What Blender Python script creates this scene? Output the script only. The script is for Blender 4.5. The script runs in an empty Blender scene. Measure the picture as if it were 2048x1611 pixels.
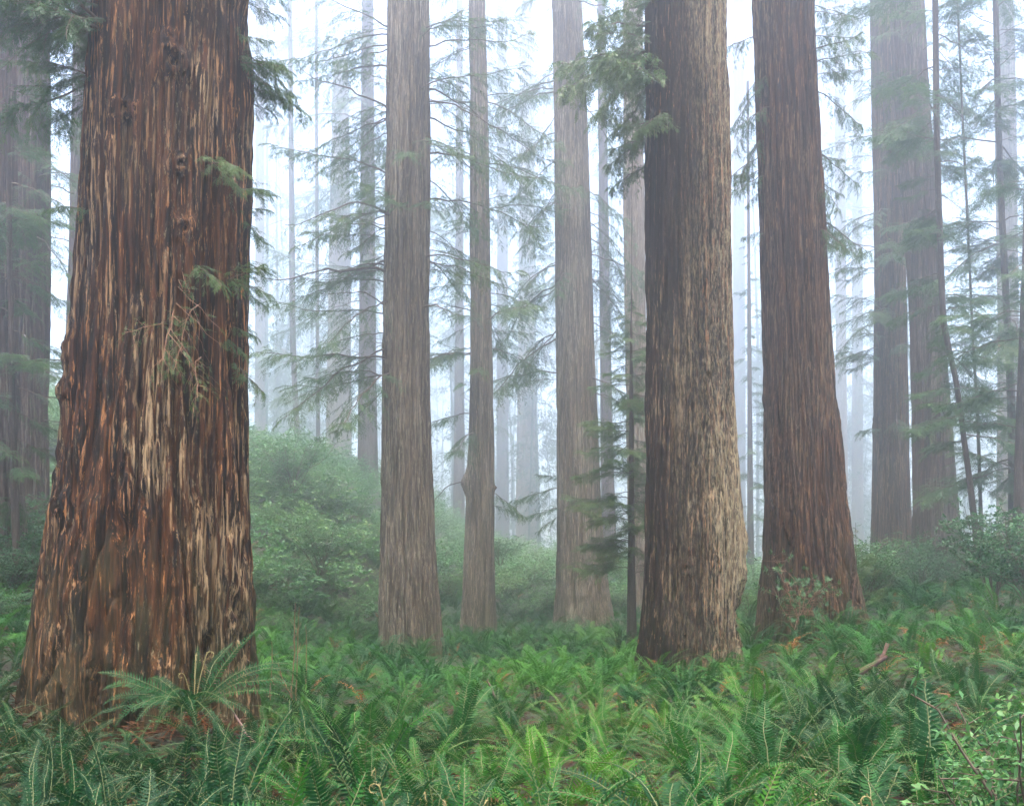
import bpy, math, random
import numpy as np
from mathutils import Vector, Euler

R = math.radians
rng = np.random.default_rng(7)
SC = bpy.context.scene
COL = SC.collection

# ------------------------------------------------------------------ camera
F, CX, HOR, CAMZ = 2010.0, 1024.0, 1190.0, 1.7      # focal length in photo pixels, horizon row, eye height
cd = bpy.data.cameras.new('camera')
cam = bpy.data.objects.new('camera', cd); COL.objects.link(cam)
cam.location = (0, 0, CAMZ); cam.rotation_euler = (R(90), 0, 0)
cd.sensor_fit = 'HORIZONTAL'; cd.sensor_width = 36.0; cd.lens = 36.0 * F / 2048.0
cd.shift_y = (HOR - 805.5) / 2048.0
cd.clip_start = 0.1; cd.clip_end = 2000
SC.camera = cam

def WX(px, d): return (px - CX) / F * d
def WZ(py, d): return CAMZ + (HOR - py) / F * d

# ------------------------------------------------------------------ numpy noise
_pr = np.random.default_rng(11)
_perm = _pr.permutation(256); _val = _pr.uniform(-1, 1, 256)
def vn(x, y, z, seed=0):
    x = np.asarray(x, float) + seed * 17.31; y = np.asarray(y, float) + seed * 5.77; z = np.asarray(z, float) + seed * 9.13
    xi, yi, zi = np.floor(x).astype(int), np.floor(y).astype(int), np.floor(z).astype(int)
    xf, yf, zf = x - xi, y - yi, z - zi
    u, v, w = (t * t * t * (t * (t * 6 - 15) + 10) for t in (xf, yf, zf))
    def h(a, b, c): return _val[_perm[(_perm[(_perm[a & 255] + b) & 255] + c) & 255]]
    def L(a, b, t): return a + (b - a) * t
    return L(L(L(h(xi, yi, zi), h(xi + 1, yi, zi), u), L(h(xi, yi + 1, zi), h(xi + 1, yi + 1, zi), u), v),
             L(L(h(xi, yi, zi + 1), h(xi + 1, yi, zi + 1), u), L(h(xi, yi + 1, zi + 1), h(xi + 1, yi + 1, zi + 1), u), v), w)
def fbm(x, y, z, seed=0, oct=3):
    s, a, f = 0, 1, 1
    for k in range(oct):
        s = s + a * vn(x * f, y * f, z * f, seed + k); a *= .5; f *= 2.03
    return s
def sstep(a, b, x):
    t = np.clip((x - a) / (b - a), 0, 1); return t * t * (3 - 2 * t)
def splus(x, k=1.0): return np.logaddexp(0, np.asarray(x, float) / k) * k

# ------------------------------------------------------------------ terrain
def height(x, y):
    x = np.asarray(x, float); y = np.asarray(y, float)
    left = 0.45 * splus(-x - 5.2, .8)
    left = 9 * (1 - np.exp(-left / 9))
    back = 0.22 * splus(y - 38, 3.0) / (1 + np.exp((x - 4) / 5.0))
    back = 8 * (1 - np.exp(-back / 8))
    right = 2.3 * (1 - np.exp(-splus(x - 3.6, .6) / 7))
    n = .16 * vn(x * .35, y * .35, 0 * x, 3) + .06 * vn(x * 1.1, y * 1.1, 0 * x, 5) + .5 * vn(x * .09, y * .09, 0 * x, 8) * sstep(25, 60, y)
    bank = 2.7 * sstep(26, 47, y) * sstep(1, 10, -x)
    mound = .30 * np.exp(-((x + 3.2) ** 2 + (y - 10.2) ** 2) / .35)      # root mound at the giant's foot
    return (left + back + right) * sstep(-2, 9, y) + n + mound + bank

# ------------------------------------------------------------------ mesh helpers
def mesh_np(name, V, Fc, mat=None, attr=None, smooth=False):
    V = np.asarray(V, np.float32); Fc = np.asarray(Fc, np.int32)
    n = Fc.shape[1]; me = bpy.data.meshes.new(name)
    me.vertices.add(len(V)); me.vertices.foreach_set('co', V.ravel())
    me.loops.add(Fc.size); me.loops.foreach_set('vertex_index', Fc.ravel())
    me.polygons.add(len(Fc)); me.polygons.foreach_set('loop_start', np.arange(0, Fc.size, n, dtype=np.int32))
    try: me.polygons.foreach_set('loop_total', np.full(len(Fc), n, np.int32))
    except Exception: pass
    if smooth: me.polygons.foreach_set('use_smooth', np.ones(len(Fc), bool))
    for k, a in (attr or {}).items():
        at = me.attributes.new(k, 'FLOAT', 'POINT'); at.data.foreach_set('value', np.asarray(a, np.float32))
    me.update(calc_edges=True); me.validate()
    if mat: me.materials.append(mat)
    return me
def link(name, me, parent=None, loc=None, rot=None, sc=None):
    o = bpy.data.objects.new(name, me); COL.objects.link(o); o.color = (0, 0, 0, 1)
    if parent: o.parent = parent
    if loc is not None: o.location = loc
    if rot is not None: o.rotation_euler = rot
    if sc is not None: o.scale = (sc,) * 3 if np.isscalar(sc) else sc
    return o
def thing(name, label, cat, loc=(0, 0, 0), rz=0, group=None, me=None):
    o = link(name, me, None, loc, (0, 0, rz)); o['label'] = label; o['category'] = cat
    if group: o['group'] = group
    return o
def setting(name, me, kind='structure'):
    o = link(name, me); o['kind'] = kind
    return o

def nrm(a): return a / np.maximum(np.linalg.norm(a, axis=-1, keepdims=True), 1e-9)
def leaves(base, d, nr, ln, wd, bend=.0):
    """diamond leaves folded along their midline: base, two sides, tip; two triangles pairs as quads (N*4 verts, N quads)"""
    d = nrm(d); s = nrm(np.cross(nr, d)); n2 = np.cross(d, s)
    ln = ln[:, None]; wd = wd[:, None]
    mid = base + d * ln * .45
    tip = base + d * ln - n2 * ln * bend
    V = np.stack([base, mid + s * wd * .5 + n2 * ln * .03, tip, mid - s * wd * .5 + n2 * ln * .03], 1).reshape(-1, 3)
    N = len(base); Fc = np.arange(N * 4).reshape(N, 4)
    return V, Fc
def tube(P, rad, k=5):
    P = np.asarray(P, float); n = len(P); rad = np.broadcast_to(np.asarray(rad, float), (n,))
    T = nrm(np.gradient(P, axis=0)); ref = np.array([0, 0, 1.0]) if abs(T[0, 2]) < .9 else np.array([1.0, 0, 0])
    S = nrm(np.cross(T, ref)); U = np.cross(S, T)
    a = np.arange(k) / k * 2 * np.pi
    V = P[:, None] + rad[:, None, None] * (S[:, None] * np.cos(a)[None, :, None] + U[:, None] * np.sin(a)[None, :, None])
    i = np.arange(n - 1)[:, None] * k; j = np.arange(k)[None]; j2 = (j + 1) % k
    Fc = np.stack([i + j, i + j2, i + k + j2, i + k + j], -1).reshape(-1, 4)
    return V.reshape(-1, 3), Fc
class Acc:
    def __init__(s): s.V = []; s.F = []; s.A = []; s.n = 0
    def add(s, V, Fc, a=0.0):
        s.V.append(V); s.F.append(np.asarray(Fc) + s.n); s.A.append(np.broadcast_to(np.asarray(a, float), (len(V),))); s.n += len(V)
    def mesh(s, name, mat, smooth=False):
        return mesh_np(name, np.concatenate(s.V), np.concatenate(s.F), mat, {'tint': np.concatenate(s.A)}, smooth)

# ------------------------------------------------------------------ material helpers
def newmat(name):
    m = bpy.data.materials.new(name); m.use_nodes = True
    nt = m.node_tree; nt.nodes.clear()
    out = nt.nodes.new('ShaderNodeOutputMaterial')
    return m, nt, out
def nd(nt, t, **kw):
    n = nt.nodes.new('ShaderNode' + t)
    for k, v in kw.items():
        if k in n.inputs.keys():
            if hasattr(v, 'is_linked') or isinstance(v, bpy.types.NodeSocket): nt.links.new(v, n.inputs[k])
            else: n.inputs[k].default_value = v
        else: setattr(n, k, v)
    return n
def inp(nt, sock, v):
    if isinstance(v, bpy.types.NodeSocket): nt.links.new(v, sock)
    else: sock.default_value = v
def mixc(nt, f, a, b):
    n = nt.nodes.new('ShaderNodeMix'); n.data_type = 'RGBA'
    inp(nt, n.inputs[0], f)
    for s, v in ((n.inputs[6], a), (n.inputs[7], b)):
        inp(nt, s, v if isinstance(v, bpy.types.NodeSocket) else (*v, 1.0))
    return n.outputs[2]
def ramp(nt, v, a, b):
    n = nt.nodes.new('ShaderNodeMapRange'); n.interpolation_type = 'SMOOTHSTEP'
    inp(nt, n.inputs['Value'], v); n.inputs['From Min'].default_value = a; n.inputs['From Max'].default_value = b
    return n.outputs['Result']
def mth(nt, op, a, b=0.0):
    n = nt.nodes.new('ShaderNodeMath'); n.operation = op
    inp(nt, n.inputs[0], a); inp(nt, n.inputs[1], b); return n.outputs[0]
def noise(nt, vec, scale, detail=4, rough=.6, dist=0.0):
    n = nd(nt, 'TexNoise'); nt.links.new(vec, n.inputs['Vector'])
    n.inputs['Scale'].default_value = scale; n.inputs['Detail'].default_value = detail
    n.inputs['Roughness'].default_value = rough; n.inputs['Distortion'].default_value = dist
    return n.outputs['Fac']
def mapped(nt, vec, sc, loc=(0, 0, 0)):
    n = nd(nt, 'Mapping'); nt.links.new(vec, n.inputs['Vector']); n.inputs['Scale'].default_value = sc; n.inputs['Location'].default_value = loc
    return n.outputs[0]

def bark_mat(name, dark, mid, light, lichen=(.30, .28, .21), freq=1.0, light_amt=.5, lichen_amt=.5, moss=0.0,
             char_side=None, pale_side=None, bump=.6, seed=0.0, zs=.045):
    """fibrous redwood bark: streaks stretched along the trunk, flakes of lighter bark, lichen specks, moss low down"""
    m, nt, out = newmat(name)
    tc = nd(nt, 'TexCoord').outputs['Object']
    warp = noise(nt, mapped(nt, tc, (1.3, 1.3, .5), (seed, 0, 0)), 1.0, 2)
    wv = nd(nt, 'VectorMath', operation='SCALE'); cmb = nd(nt, 'CombineXYZ'); nt.links.new(warp, cmb.inputs[0]); nt.links.new(warp, cmb.inputs[1])
    nt.links.new(cmb.outputs[0], wv.inputs[0]); wv.inputs['Scale'].default_value = .14
    add = nd(nt, 'VectorMath', operation='ADD'); nt.links.new(tc, add.inputs[0]); nt.links.new(wv.outputs[0], add.inputs[1]); pc = add.outputs[0]
    A = noise(nt, mapped(nt, pc, (1, 1, zs * .45), (seed, 3, 0)), 11 * freq, 5, .62)
    B = noise(nt, mapped(nt, pc, (1, 1, zs * .55), (seed, 9, 2)), 23 * freq, 5, .7)
    Cn = noise(nt, mapped(nt, pc, (1, 1, zs * .8), (seed, 5, 7)), 48 * freq, 3, .6)
    Bk = noise(nt, mapped(nt, pc, (1, 1, .11), (seed, 2, 5)), 24 * freq, 5, .75)       # breaks the streaks into flakes
    Lg = noise(nt, mapped(nt, tc, (1, 1, .35), (seed, 7, 1)), .9, 3, .55)              # large patches
    Sp = noise(nt, mapped(nt, pc, (1, 1, .22), (seed, 1, 4)), 26 * freq, 5, .75)       # specks
    col = mixc(nt, ramp(nt, A, .42, .64), dark, mid)
    fl = mth(nt, 'ADD', mth(nt, 'MULTIPLY', B, .72), mth(nt, 'MULTIPLY', Bk, .28))
    fl = mth(nt, 'ADD', fl, mth(nt, 'MULTIPLY', mth(nt, 'SUBTRACT', Lg, .5), .22))
    if char_side is not None:                                                          # one flank charred by an old fire
        sx, x0, w = char_side
        sep = nd(nt, 'SeparateXYZ'); nt.links.new(tc, sep.inputs[0])
        xx = mth(nt, 'ADD', sep.outputs[0], mth(nt, 'ADD', mth(nt, 'MULTIPLY', mth(nt, 'SUBTRACT', A, .5), 1.6), mth(nt, 'MULTIPLY', mth(nt, 'SUBTRACT', Lg, .5), 1.8)))
        side = ramp(nt, xx, x0 - w, x0 + w)
        fl = mth(nt, 'ADD', fl, mth(nt, 'MULTIPLY', mth(nt, 'SUBTRACT', side, .5), sx))
    th = .58 - .16 * light_amt
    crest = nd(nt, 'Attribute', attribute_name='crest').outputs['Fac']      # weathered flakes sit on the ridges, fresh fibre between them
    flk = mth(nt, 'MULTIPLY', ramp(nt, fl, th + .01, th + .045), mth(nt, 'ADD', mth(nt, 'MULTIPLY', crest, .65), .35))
    lt = mixc(nt, ramp(nt, Lg, .40, .60), light, tuple(.35 * a + .65 * b for a, b in zip(light, lichen)))
    lt = mixc(nt, ramp(nt, Bk, .40, .66), mixc(nt, .55, lt, mid), lt)
    col = mixc(nt, flk, col, lt)
    F2 = mth(nt, 'ADD', mth(nt, 'MULTIPLY', noise(nt, mapped(nt, pc, (1, 1, .06), (seed, 8, 3)), 13 * freq, 4, .65), .6), mth(nt, 'MULTIPLY', Bk, .4))
    col = mixc(nt, mth(nt, 'MULTIPLY', ramp(nt, F2, .587, .612), .9), col, lt)
    col = mixc(nt, mth(nt, 'MULTIPLY', ramp(nt, Cn, .46, .66), .75), col, tuple(.55 * c for c in dark))
    if pale_side is not None:
        lm = mth(nt, 'MULTIPLY', ramp(nt, Sp, .5 - .1 * lichen_amt, .66 - .1 * lichen_amt), side)
    else:
        lm = mth(nt, 'MULTIPLY', ramp(nt, Sp, .56, .70), ramp(nt, noise(nt, mapped(nt, tc, (1, 1, .5), (seed, 4, 9)), 1.6, 3), .44, .62))
        lm = mth(nt, 'MULTIPLY', lm, lichen_amt)
    col = mixc(nt, lm, col, lichen)
    if moss > 0:
        sep2 = nd(nt, 'SeparateXYZ'); nt.links.new(tc, sep2.inputs[0])
        mm = mth(nt, 'MULTIPLY', ramp(nt, mth(nt, 'SUBTRACT', mth(nt, 'MULTIPLY', noise(nt, mapped(nt, tc, (1, 1, .3), (seed, 6, 6)), 3.0, 4), 6.0), sep2.outputs[2]), .6, 3.0), moss)
        col = mixc(nt, mm, col, (.055, .05, .018))
    hgt = mth(nt, 'ADD', mth(nt, 'ADD', mth(nt, 'MULTIPLY', A, .9), mth(nt, 'MULTIPLY', flk, .16)), mth(nt, 'ADD', mth(nt, 'MULTIPLY', B, .7), mth(nt, 'MULTIPLY', Cn, .4)))
    bp = nd(nt, 'Bump'); nt.links.new(hgt, bp.inputs['Height']); bp.inputs['Strength'].default_value = bump; bp.inputs['Distance'].default_value = .05
    b = nd(nt, 'BsdfPrincipled'); nt.links.new(col, b.inputs['Base Color']); b.inputs['Roughness'].default_value = .9
    b.inputs['Specular IOR Level'].default_value = .15
    nt.links.new(bp.outputs[0], b.inputs['Normal']); nt.links.new(b.outputs[0], out.inputs[0])
    return m

def leaf_mat(name, stops, rough=.5, trans=.3, spec=.35):
    """leaf colour runs through the stops by tint = per-vertex attribute + the object's own colour value"""
    m, nt, out = newmat(name)
    at = nd(nt, 'Attribute', attribute_name='tint').outputs['Fac']
    oi = nd(nt, 'ObjectInfo'); sep = nd(nt, 'SeparateColor'); nt.links.new(oi.outputs['Color'], sep.inputs[0])
    t = mth(nt, 'ADD', at, sep.outputs[0])
    cr = nd(nt, 'ValToRGB'); nt.links.new(t, cr.inputs[0]); e = cr.color_ramp.elements
    while len(e) < len(stops): e.new(.5)
    for el, (p, c) in zip(e, stops): el.position = p; el.color = (*c, 1)
    col = cr.outputs[0]
    b = nd(nt, 'BsdfPrincipled'); nt.links.new(col, b.inputs['Base Color']); b.inputs['Roughness'].default_value = rough
    b.inputs['Specular IOR Level'].default_value = spec
    tr = nd(nt, 'BsdfTranslucent'); nt.links.new(col, tr.inputs[0])
    mx = nd(nt, 'MixShader'); mx.inputs[0].default_value = trans
    nt.links.new(b.outputs[0], mx.inputs[1]); nt.links.new(tr.outputs[0], mx.inputs[2]); nt.links.new(mx.outputs[0], out.inputs[0])
    return m
def wood_mat(name, a, b2, sc=14):
    m, nt, out = newmat(name)
    tc = nd(nt, 'TexCoord').outputs['Object']
    n = noise(nt, mapped(nt, tc, (1, 1, .4)), sc, 4, .65)
    col = mixc(nt, ramp(nt, n, .35, .65), a, b2)
    bp = nd(nt, 'Bump'); nt.links.new(n, bp.inputs['Height']); bp.inputs['Strength'].default_value = .5; bp.inputs['Distance'].default_value = .02
    b = nd(nt, 'BsdfPrincipled'); nt.links.new(col, b.inputs['Base Color']); b.inputs['Roughness'].default_value = .85
    nt.links.new(bp.outputs[0], b.inputs['Normal']); nt.links.new(b.outputs[0], out.inputs[0])
    return m

# ------------------------------------------------------------------ materials
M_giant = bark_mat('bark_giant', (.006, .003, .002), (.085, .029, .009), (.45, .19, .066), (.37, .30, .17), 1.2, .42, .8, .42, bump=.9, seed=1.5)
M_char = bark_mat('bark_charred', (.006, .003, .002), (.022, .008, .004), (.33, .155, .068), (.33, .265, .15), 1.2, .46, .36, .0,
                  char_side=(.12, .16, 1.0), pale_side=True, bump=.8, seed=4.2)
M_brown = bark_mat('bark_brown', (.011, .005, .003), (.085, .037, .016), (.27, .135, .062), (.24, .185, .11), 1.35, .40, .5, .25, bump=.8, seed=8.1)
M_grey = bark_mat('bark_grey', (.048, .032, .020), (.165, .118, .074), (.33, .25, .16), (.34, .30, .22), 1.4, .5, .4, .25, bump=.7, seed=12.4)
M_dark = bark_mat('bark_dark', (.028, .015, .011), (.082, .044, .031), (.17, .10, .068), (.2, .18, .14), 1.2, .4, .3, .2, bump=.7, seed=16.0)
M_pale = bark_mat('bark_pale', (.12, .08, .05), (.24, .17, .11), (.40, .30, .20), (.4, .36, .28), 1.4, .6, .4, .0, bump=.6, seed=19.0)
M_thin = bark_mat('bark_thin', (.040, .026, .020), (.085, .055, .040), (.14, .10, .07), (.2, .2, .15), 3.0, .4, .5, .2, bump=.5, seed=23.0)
M_twig = wood_mat('twig_wood', (.055, .035, .022), (.11, .07, .045))
M_redtwig = wood_mat('red_twig_wood', (.16, .07, .035), (.26, .13, .07))
M_needle = leaf_mat('redwood_needles', [(0, (.014, .055, .018)), (.35, (.036, .095, .022)), (.7, (.080, .135, .030)), (1, (.13, .16, .045))], trans=.35)
M_fern = leaf_mat('fern_leaf', [(0, (.004, .029, .010)), (.25, (.009, .056, .013)), (.5, (.024, .105, .012)), (.75, (.060, .170, .013)), (1, (.12, .22, .028))], rough=.5, trans=.34, spec=.12)
M_stem = leaf_mat('fern_stem', [(0, (.075, .085, .022)), (1, (.13, .11, .035))], trans=.0)
M_deadfern = leaf_mat('dead_fern', [(0, (.17, .055, .018)), (.5, (.27, .10, .03)), (1, (.36, .18, .07))], rough=.8, trans=.25, spec=.1)
M_fiddle = leaf_mat('fiddlehead', [(0, (.15, .12, .035)), (1, (.24, .18, .07))], rough=.7, trans=.0)
M_shrub = leaf_mat('shrub_leaf', [(0, (.012, .055, .022)), (.35, (.030, .105, .032)), (.7, (.065, .170, .040)), (1, (.15, .24, .06))], trans=.35)
M_herb = leaf_mat('herb_leaf', [(0, (.012, .06, .022)), (.5, (.022, .10, .03)), (1, (.05, .16, .03))], trans=.3)
M_litter = leaf_mat('litter', [(0, (.016, .007, .005)), (.5, (.058, .020, .009)), (1, (.13, .055, .022))], rough=.85, trans=.1, spec=.1)
M_log = wood_mat('rotten_log_wood', (.035, .014, .009), (.11, .045, .026), 16)
M_stick = wood_mat('stick_wood', (.075, .036, .028), (.13, .070, .052), 9)

m, nt, out = newmat('forest_soil')
tc = nd(nt, 'TexCoord').outputs['Object']
n1 = noise(nt, tc, 1.1, 5, .65); n2 = noise(nt, tc, 26, 5, .75)
c = mixc(nt, ramp(nt, n2, .35, .65), (.010, .006, .004), (.042, .016, .008)); c = mixc(nt, ramp(nt, n1, .45, .62), c, (.028, .040, .014))
bp = nd(nt, 'Bump'); nt.links.new(n2, bp.inputs['Height']); bp.inputs['Strength'].default_value = .8; bp.inputs['Distance'].default_value = .05
b = nd(nt, 'BsdfPrincipled'); nt.links.new(c, b.inputs['Base Color']); b.inputs['Roughness'].default_value = .95; nt.links.new(bp.outputs[0], b.inputs['Normal'])
nt.links.new(b.outputs[0], out.inputs[0]); M_soil = m

# ------------------------------------------------------------------ ground
gx = np.concatenate([np.linspace(-190, -30, 60, endpoint=False), np.linspace(-30, 30, 220, endpoint=False), np.linspace(30, 190, 61)])
gy = np.concatenate([np.linspace(-40, 2, 20, endpoint=False), np.linspace(2, 60, 220, endpoint=False), np.linspace(60, 275, 72)])
X, Y = np.meshgrid(gx, gy); Z = height(X, Y)
i = np.arange(len(gy) - 1)[:, None] * len(gx); j = np.arange(len(gx) - 1)[None]
Fc = np.stack([i + j, i + j + 1, i + j + 1 + len(gx), i + j + len(gx)], -1).reshape(-1, 4)
setting('ground', mesh_np('ground', np.stack([X, Y, Z], -1).reshape(-1, 3), Fc, M_soil, smooth=True))

# ------------------------------------------------------------------ trunks
TRUNKS = []      # (x, y, radius at ground) so ferns keep clear
def trunk_mesh(name, prof, d, mat, seg, nz, amp, fur, ztop, lobes=(5, .06), feats=(), seed=0, base_drop=.5):
    prof = sorted(prof, key=lambda p: -p[0])
    zz = np.array([WZ(p[0], d) for p in prof]); cx = np.array([WX((p[1] + p[2]) / 2, d) for p in prof]); rr = np.array([(p[2] - p[1]) / 2 / F * d for p in prof])
    x0 = float(cx[0]); h0 = float(height(x0, d))
    z0 = min(h0, zz[0]) - base_drop
    k = (rr[0] - rr[1]) / max(zz[1] - zz[0], .05) if len(rr) > 1 else 0
    zz = np.concatenate([[z0], zz]); cx = np.concatenate([[cx[0]], cx]); rr = np.concatenate([[rr[0] + k * .6 * (zz[1] - z0)], rr])
    ztop = max(ztop, zz[-1] + 8)
    sx = (cx[-1] - cx[-2]) / max(zz[-1] - zz[-2], .1)
    zz = np.append(zz, ztop); cx = np.append(cx, cx[-1] + sx * (ztop - zz[-2]) * .8); rr = np.append(rr, rr[-1] * max(.35, 1 - (ztop - zz[-2]) * .017))
    zvis = min(ztop, WZ(-60, d))
    zs = np.concatenate([np.linspace(z0, zvis, nz, endpoint=False), np.linspace(zvis, ztop, max(8, nz // 7))])
    def smooth_interp(v):
        f = np.interp(zs, zz, v); w = 1.2 * d / 20
        a = [np.interp(zs + o * w, zz, v) for o in (-.5, -.25, 0, .25, .5)]
        return .6 * np.mean(a, 0) + .4 * f
    cx = smooth_interp(cx); rr = smooth_interp(rr)
    th = np.arange(seg) / seg * 2 * np.pi
    TH, ZZ = np.meshgrid(th, zs); RR = rr[:, None] * np.ones_like(TH)
    flare = np.exp(-np.maximum(ZZ - h0, 0) / (1.1 * rr[0] + .4))
    ca, sa = np.cos(TH), np.sin(TH)
    ph = seed * 1.7
    lob = lobes[1] * flare * (np.cos(lobes[0] * TH + ph) + .6 * np.cos((lobes[0] + 2) * TH + 2.3 * ph)) + .012 * vn(ca * 1.5, sa * 1.5, ZZ * .25, seed)
    px, py = ca * RR, sa * RR
    wx = .07 * vn(px * 1.2, py * 1.2, ZZ * .28, seed + 20); wy = .07 * vn(px * 1.2, py * 1.2, ZZ * .28, seed + 27)
    wx += .025 * vn(px * 3, py * 3, ZZ * .4, seed + 22); wy += .025 * vn(px * 3, py * 3, ZZ * .4, seed + 29)
    qx, qy = px + wx, py + wy
    r1 = np.abs(vn(qx * fur, qy * fur, ZZ * .14 * fur / 5, seed + 1)); f1 = 1 - sstep(0, .30, r1)
    r2 = np.abs(vn(qx * fur * 2.1, qy * fur * 2.1, ZZ * .22 * fur / 5, seed + 2)); f2 = 1 - sstep(0, .36, r2)
    fine = vn(qx * fur * 4.7, qy * fur * 4.7, ZZ * .7, seed + 3); jag = vn(px * fur * 2, py * fur * 2, ZZ * 5, seed + 4)
    disp = amp * (.35 - 1.0 * f1 - .5 * f2 + .28 * fine + .16 * jag + .5 * vn(qx * fur * .5, qy * fur * .5, ZZ * .3, seed + 5))
    rad = RR * (1 + lob) + disp
    Xw = cx[:, None] + ca * rad - x0; Yw = sa * rad
    for (fx, fy, w, h, dep, kind) in feats:           # knots, burls, hollows on the near side
        X0 = WX(fx, d) - x0; Z0 = WZ(fy, d)
        q = ((Xw - X0) / w) ** 2 + ((ZZ - Z0) / h) ** 2
        g = np.exp(-q) * (Yw < .15 * RR)
        if kind == 'knot': g = g - 1.25 * np.exp(-q * 5) * (Yw < 0)
        g = g * (1 + .35 * vn(Xw * 14, Yw * 14, ZZ * 14, seed + 9))
        Xw = Xw + ca * dep * g; Yw = Yw + sa * dep * g
    V = np.stack([Xw, Yw, ZZ - h0], -1).reshape(-1, 3)
    n = len(zs); i = np.arange(n - 1)[:, None] * seg; j = np.arange(seg)[None]; j2 = (j + 1) % seg
    Fc = np.stack([i + j, i + j2, i + seg + j2, i + seg + j], -1).reshape(-1, 4)
    TRUNKS.append((x0, d, float(rr[0])))
    def surf(py_):   # axis x, world z, radius at a photo row
        z = WZ(py_, d); return float(np.interp(z, zs, cx)) - x0, z - h0, float(np.interp(z, zs, rr))
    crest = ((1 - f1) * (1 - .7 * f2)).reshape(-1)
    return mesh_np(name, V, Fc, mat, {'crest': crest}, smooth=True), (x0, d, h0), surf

TREES = {}
def tree(key, prof, d, mat, label, seg=120, nz=140, amp=.03, fur=6, ztop=None, feats=(), lobes=(5, .06), seed=0, name='redwood_tree', cat='redwood tree', group='redwood trees in the fog', trunkname='trunk'):
    ztop = ztop or min(58, WZ(-60, d) + 14)
    me, loc, surf = trunk_mesh(name + '_trunk', prof, d, mat, seg, nz, amp, fur, ztop, lobes, feats, seed)
    t = thing(name, label, cat, loc, 0, group)
    link(trunkname, me, t)
    TREES[key] = (t, surf, loc)
    return t

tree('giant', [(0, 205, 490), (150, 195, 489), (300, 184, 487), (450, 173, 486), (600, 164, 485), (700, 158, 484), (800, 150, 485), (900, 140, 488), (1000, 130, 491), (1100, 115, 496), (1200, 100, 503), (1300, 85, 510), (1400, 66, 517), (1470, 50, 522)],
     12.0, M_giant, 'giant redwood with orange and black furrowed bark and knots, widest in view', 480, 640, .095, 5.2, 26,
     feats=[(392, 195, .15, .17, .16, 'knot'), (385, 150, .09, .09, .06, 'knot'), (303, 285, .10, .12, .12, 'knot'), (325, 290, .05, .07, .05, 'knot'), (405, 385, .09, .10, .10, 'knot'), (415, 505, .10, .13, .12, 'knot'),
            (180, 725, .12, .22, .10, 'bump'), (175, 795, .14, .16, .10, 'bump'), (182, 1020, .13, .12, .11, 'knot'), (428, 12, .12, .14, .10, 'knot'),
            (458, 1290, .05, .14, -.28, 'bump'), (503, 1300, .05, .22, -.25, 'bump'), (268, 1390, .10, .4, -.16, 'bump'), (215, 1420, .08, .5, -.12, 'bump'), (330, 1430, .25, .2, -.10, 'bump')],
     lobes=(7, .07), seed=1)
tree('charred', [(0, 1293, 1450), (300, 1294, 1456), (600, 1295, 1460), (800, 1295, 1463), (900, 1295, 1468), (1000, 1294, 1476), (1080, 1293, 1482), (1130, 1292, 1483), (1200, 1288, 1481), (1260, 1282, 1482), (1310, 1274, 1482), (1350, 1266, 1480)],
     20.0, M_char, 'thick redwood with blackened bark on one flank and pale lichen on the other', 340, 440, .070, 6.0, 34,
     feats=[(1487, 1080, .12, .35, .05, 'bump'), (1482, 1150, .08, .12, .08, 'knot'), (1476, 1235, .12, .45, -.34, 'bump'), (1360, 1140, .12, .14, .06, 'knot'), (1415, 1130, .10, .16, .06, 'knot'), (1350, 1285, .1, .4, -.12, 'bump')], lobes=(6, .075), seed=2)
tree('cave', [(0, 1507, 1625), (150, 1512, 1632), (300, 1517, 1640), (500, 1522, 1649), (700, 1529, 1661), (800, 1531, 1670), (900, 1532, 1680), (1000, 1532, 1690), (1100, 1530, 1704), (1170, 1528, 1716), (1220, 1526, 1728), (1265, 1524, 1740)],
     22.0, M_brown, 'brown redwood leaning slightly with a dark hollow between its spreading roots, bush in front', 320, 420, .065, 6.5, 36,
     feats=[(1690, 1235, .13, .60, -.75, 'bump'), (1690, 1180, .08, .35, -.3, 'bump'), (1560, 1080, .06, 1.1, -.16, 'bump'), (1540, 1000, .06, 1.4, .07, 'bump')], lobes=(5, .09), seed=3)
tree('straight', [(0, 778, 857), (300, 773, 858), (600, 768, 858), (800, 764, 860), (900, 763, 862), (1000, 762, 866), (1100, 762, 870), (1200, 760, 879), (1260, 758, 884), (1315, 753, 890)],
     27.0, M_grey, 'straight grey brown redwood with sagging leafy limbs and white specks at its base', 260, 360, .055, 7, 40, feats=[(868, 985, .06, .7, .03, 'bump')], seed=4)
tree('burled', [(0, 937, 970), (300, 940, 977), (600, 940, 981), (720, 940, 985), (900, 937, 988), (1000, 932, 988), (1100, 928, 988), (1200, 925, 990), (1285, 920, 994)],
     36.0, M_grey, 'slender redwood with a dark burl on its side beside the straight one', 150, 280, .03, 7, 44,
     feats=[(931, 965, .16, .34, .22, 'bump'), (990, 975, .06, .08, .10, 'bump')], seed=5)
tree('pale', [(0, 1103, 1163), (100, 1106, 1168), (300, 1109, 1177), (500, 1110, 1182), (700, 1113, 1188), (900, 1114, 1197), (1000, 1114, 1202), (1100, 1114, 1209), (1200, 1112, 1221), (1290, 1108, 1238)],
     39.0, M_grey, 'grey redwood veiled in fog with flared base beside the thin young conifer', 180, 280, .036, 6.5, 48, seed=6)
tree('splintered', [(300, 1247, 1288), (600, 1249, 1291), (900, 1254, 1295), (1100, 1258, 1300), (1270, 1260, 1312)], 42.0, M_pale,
     'pale tan stripped redwood mostly hidden behind the charred redwood', 110, 160, .05, 5, 50, seed=7)
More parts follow.
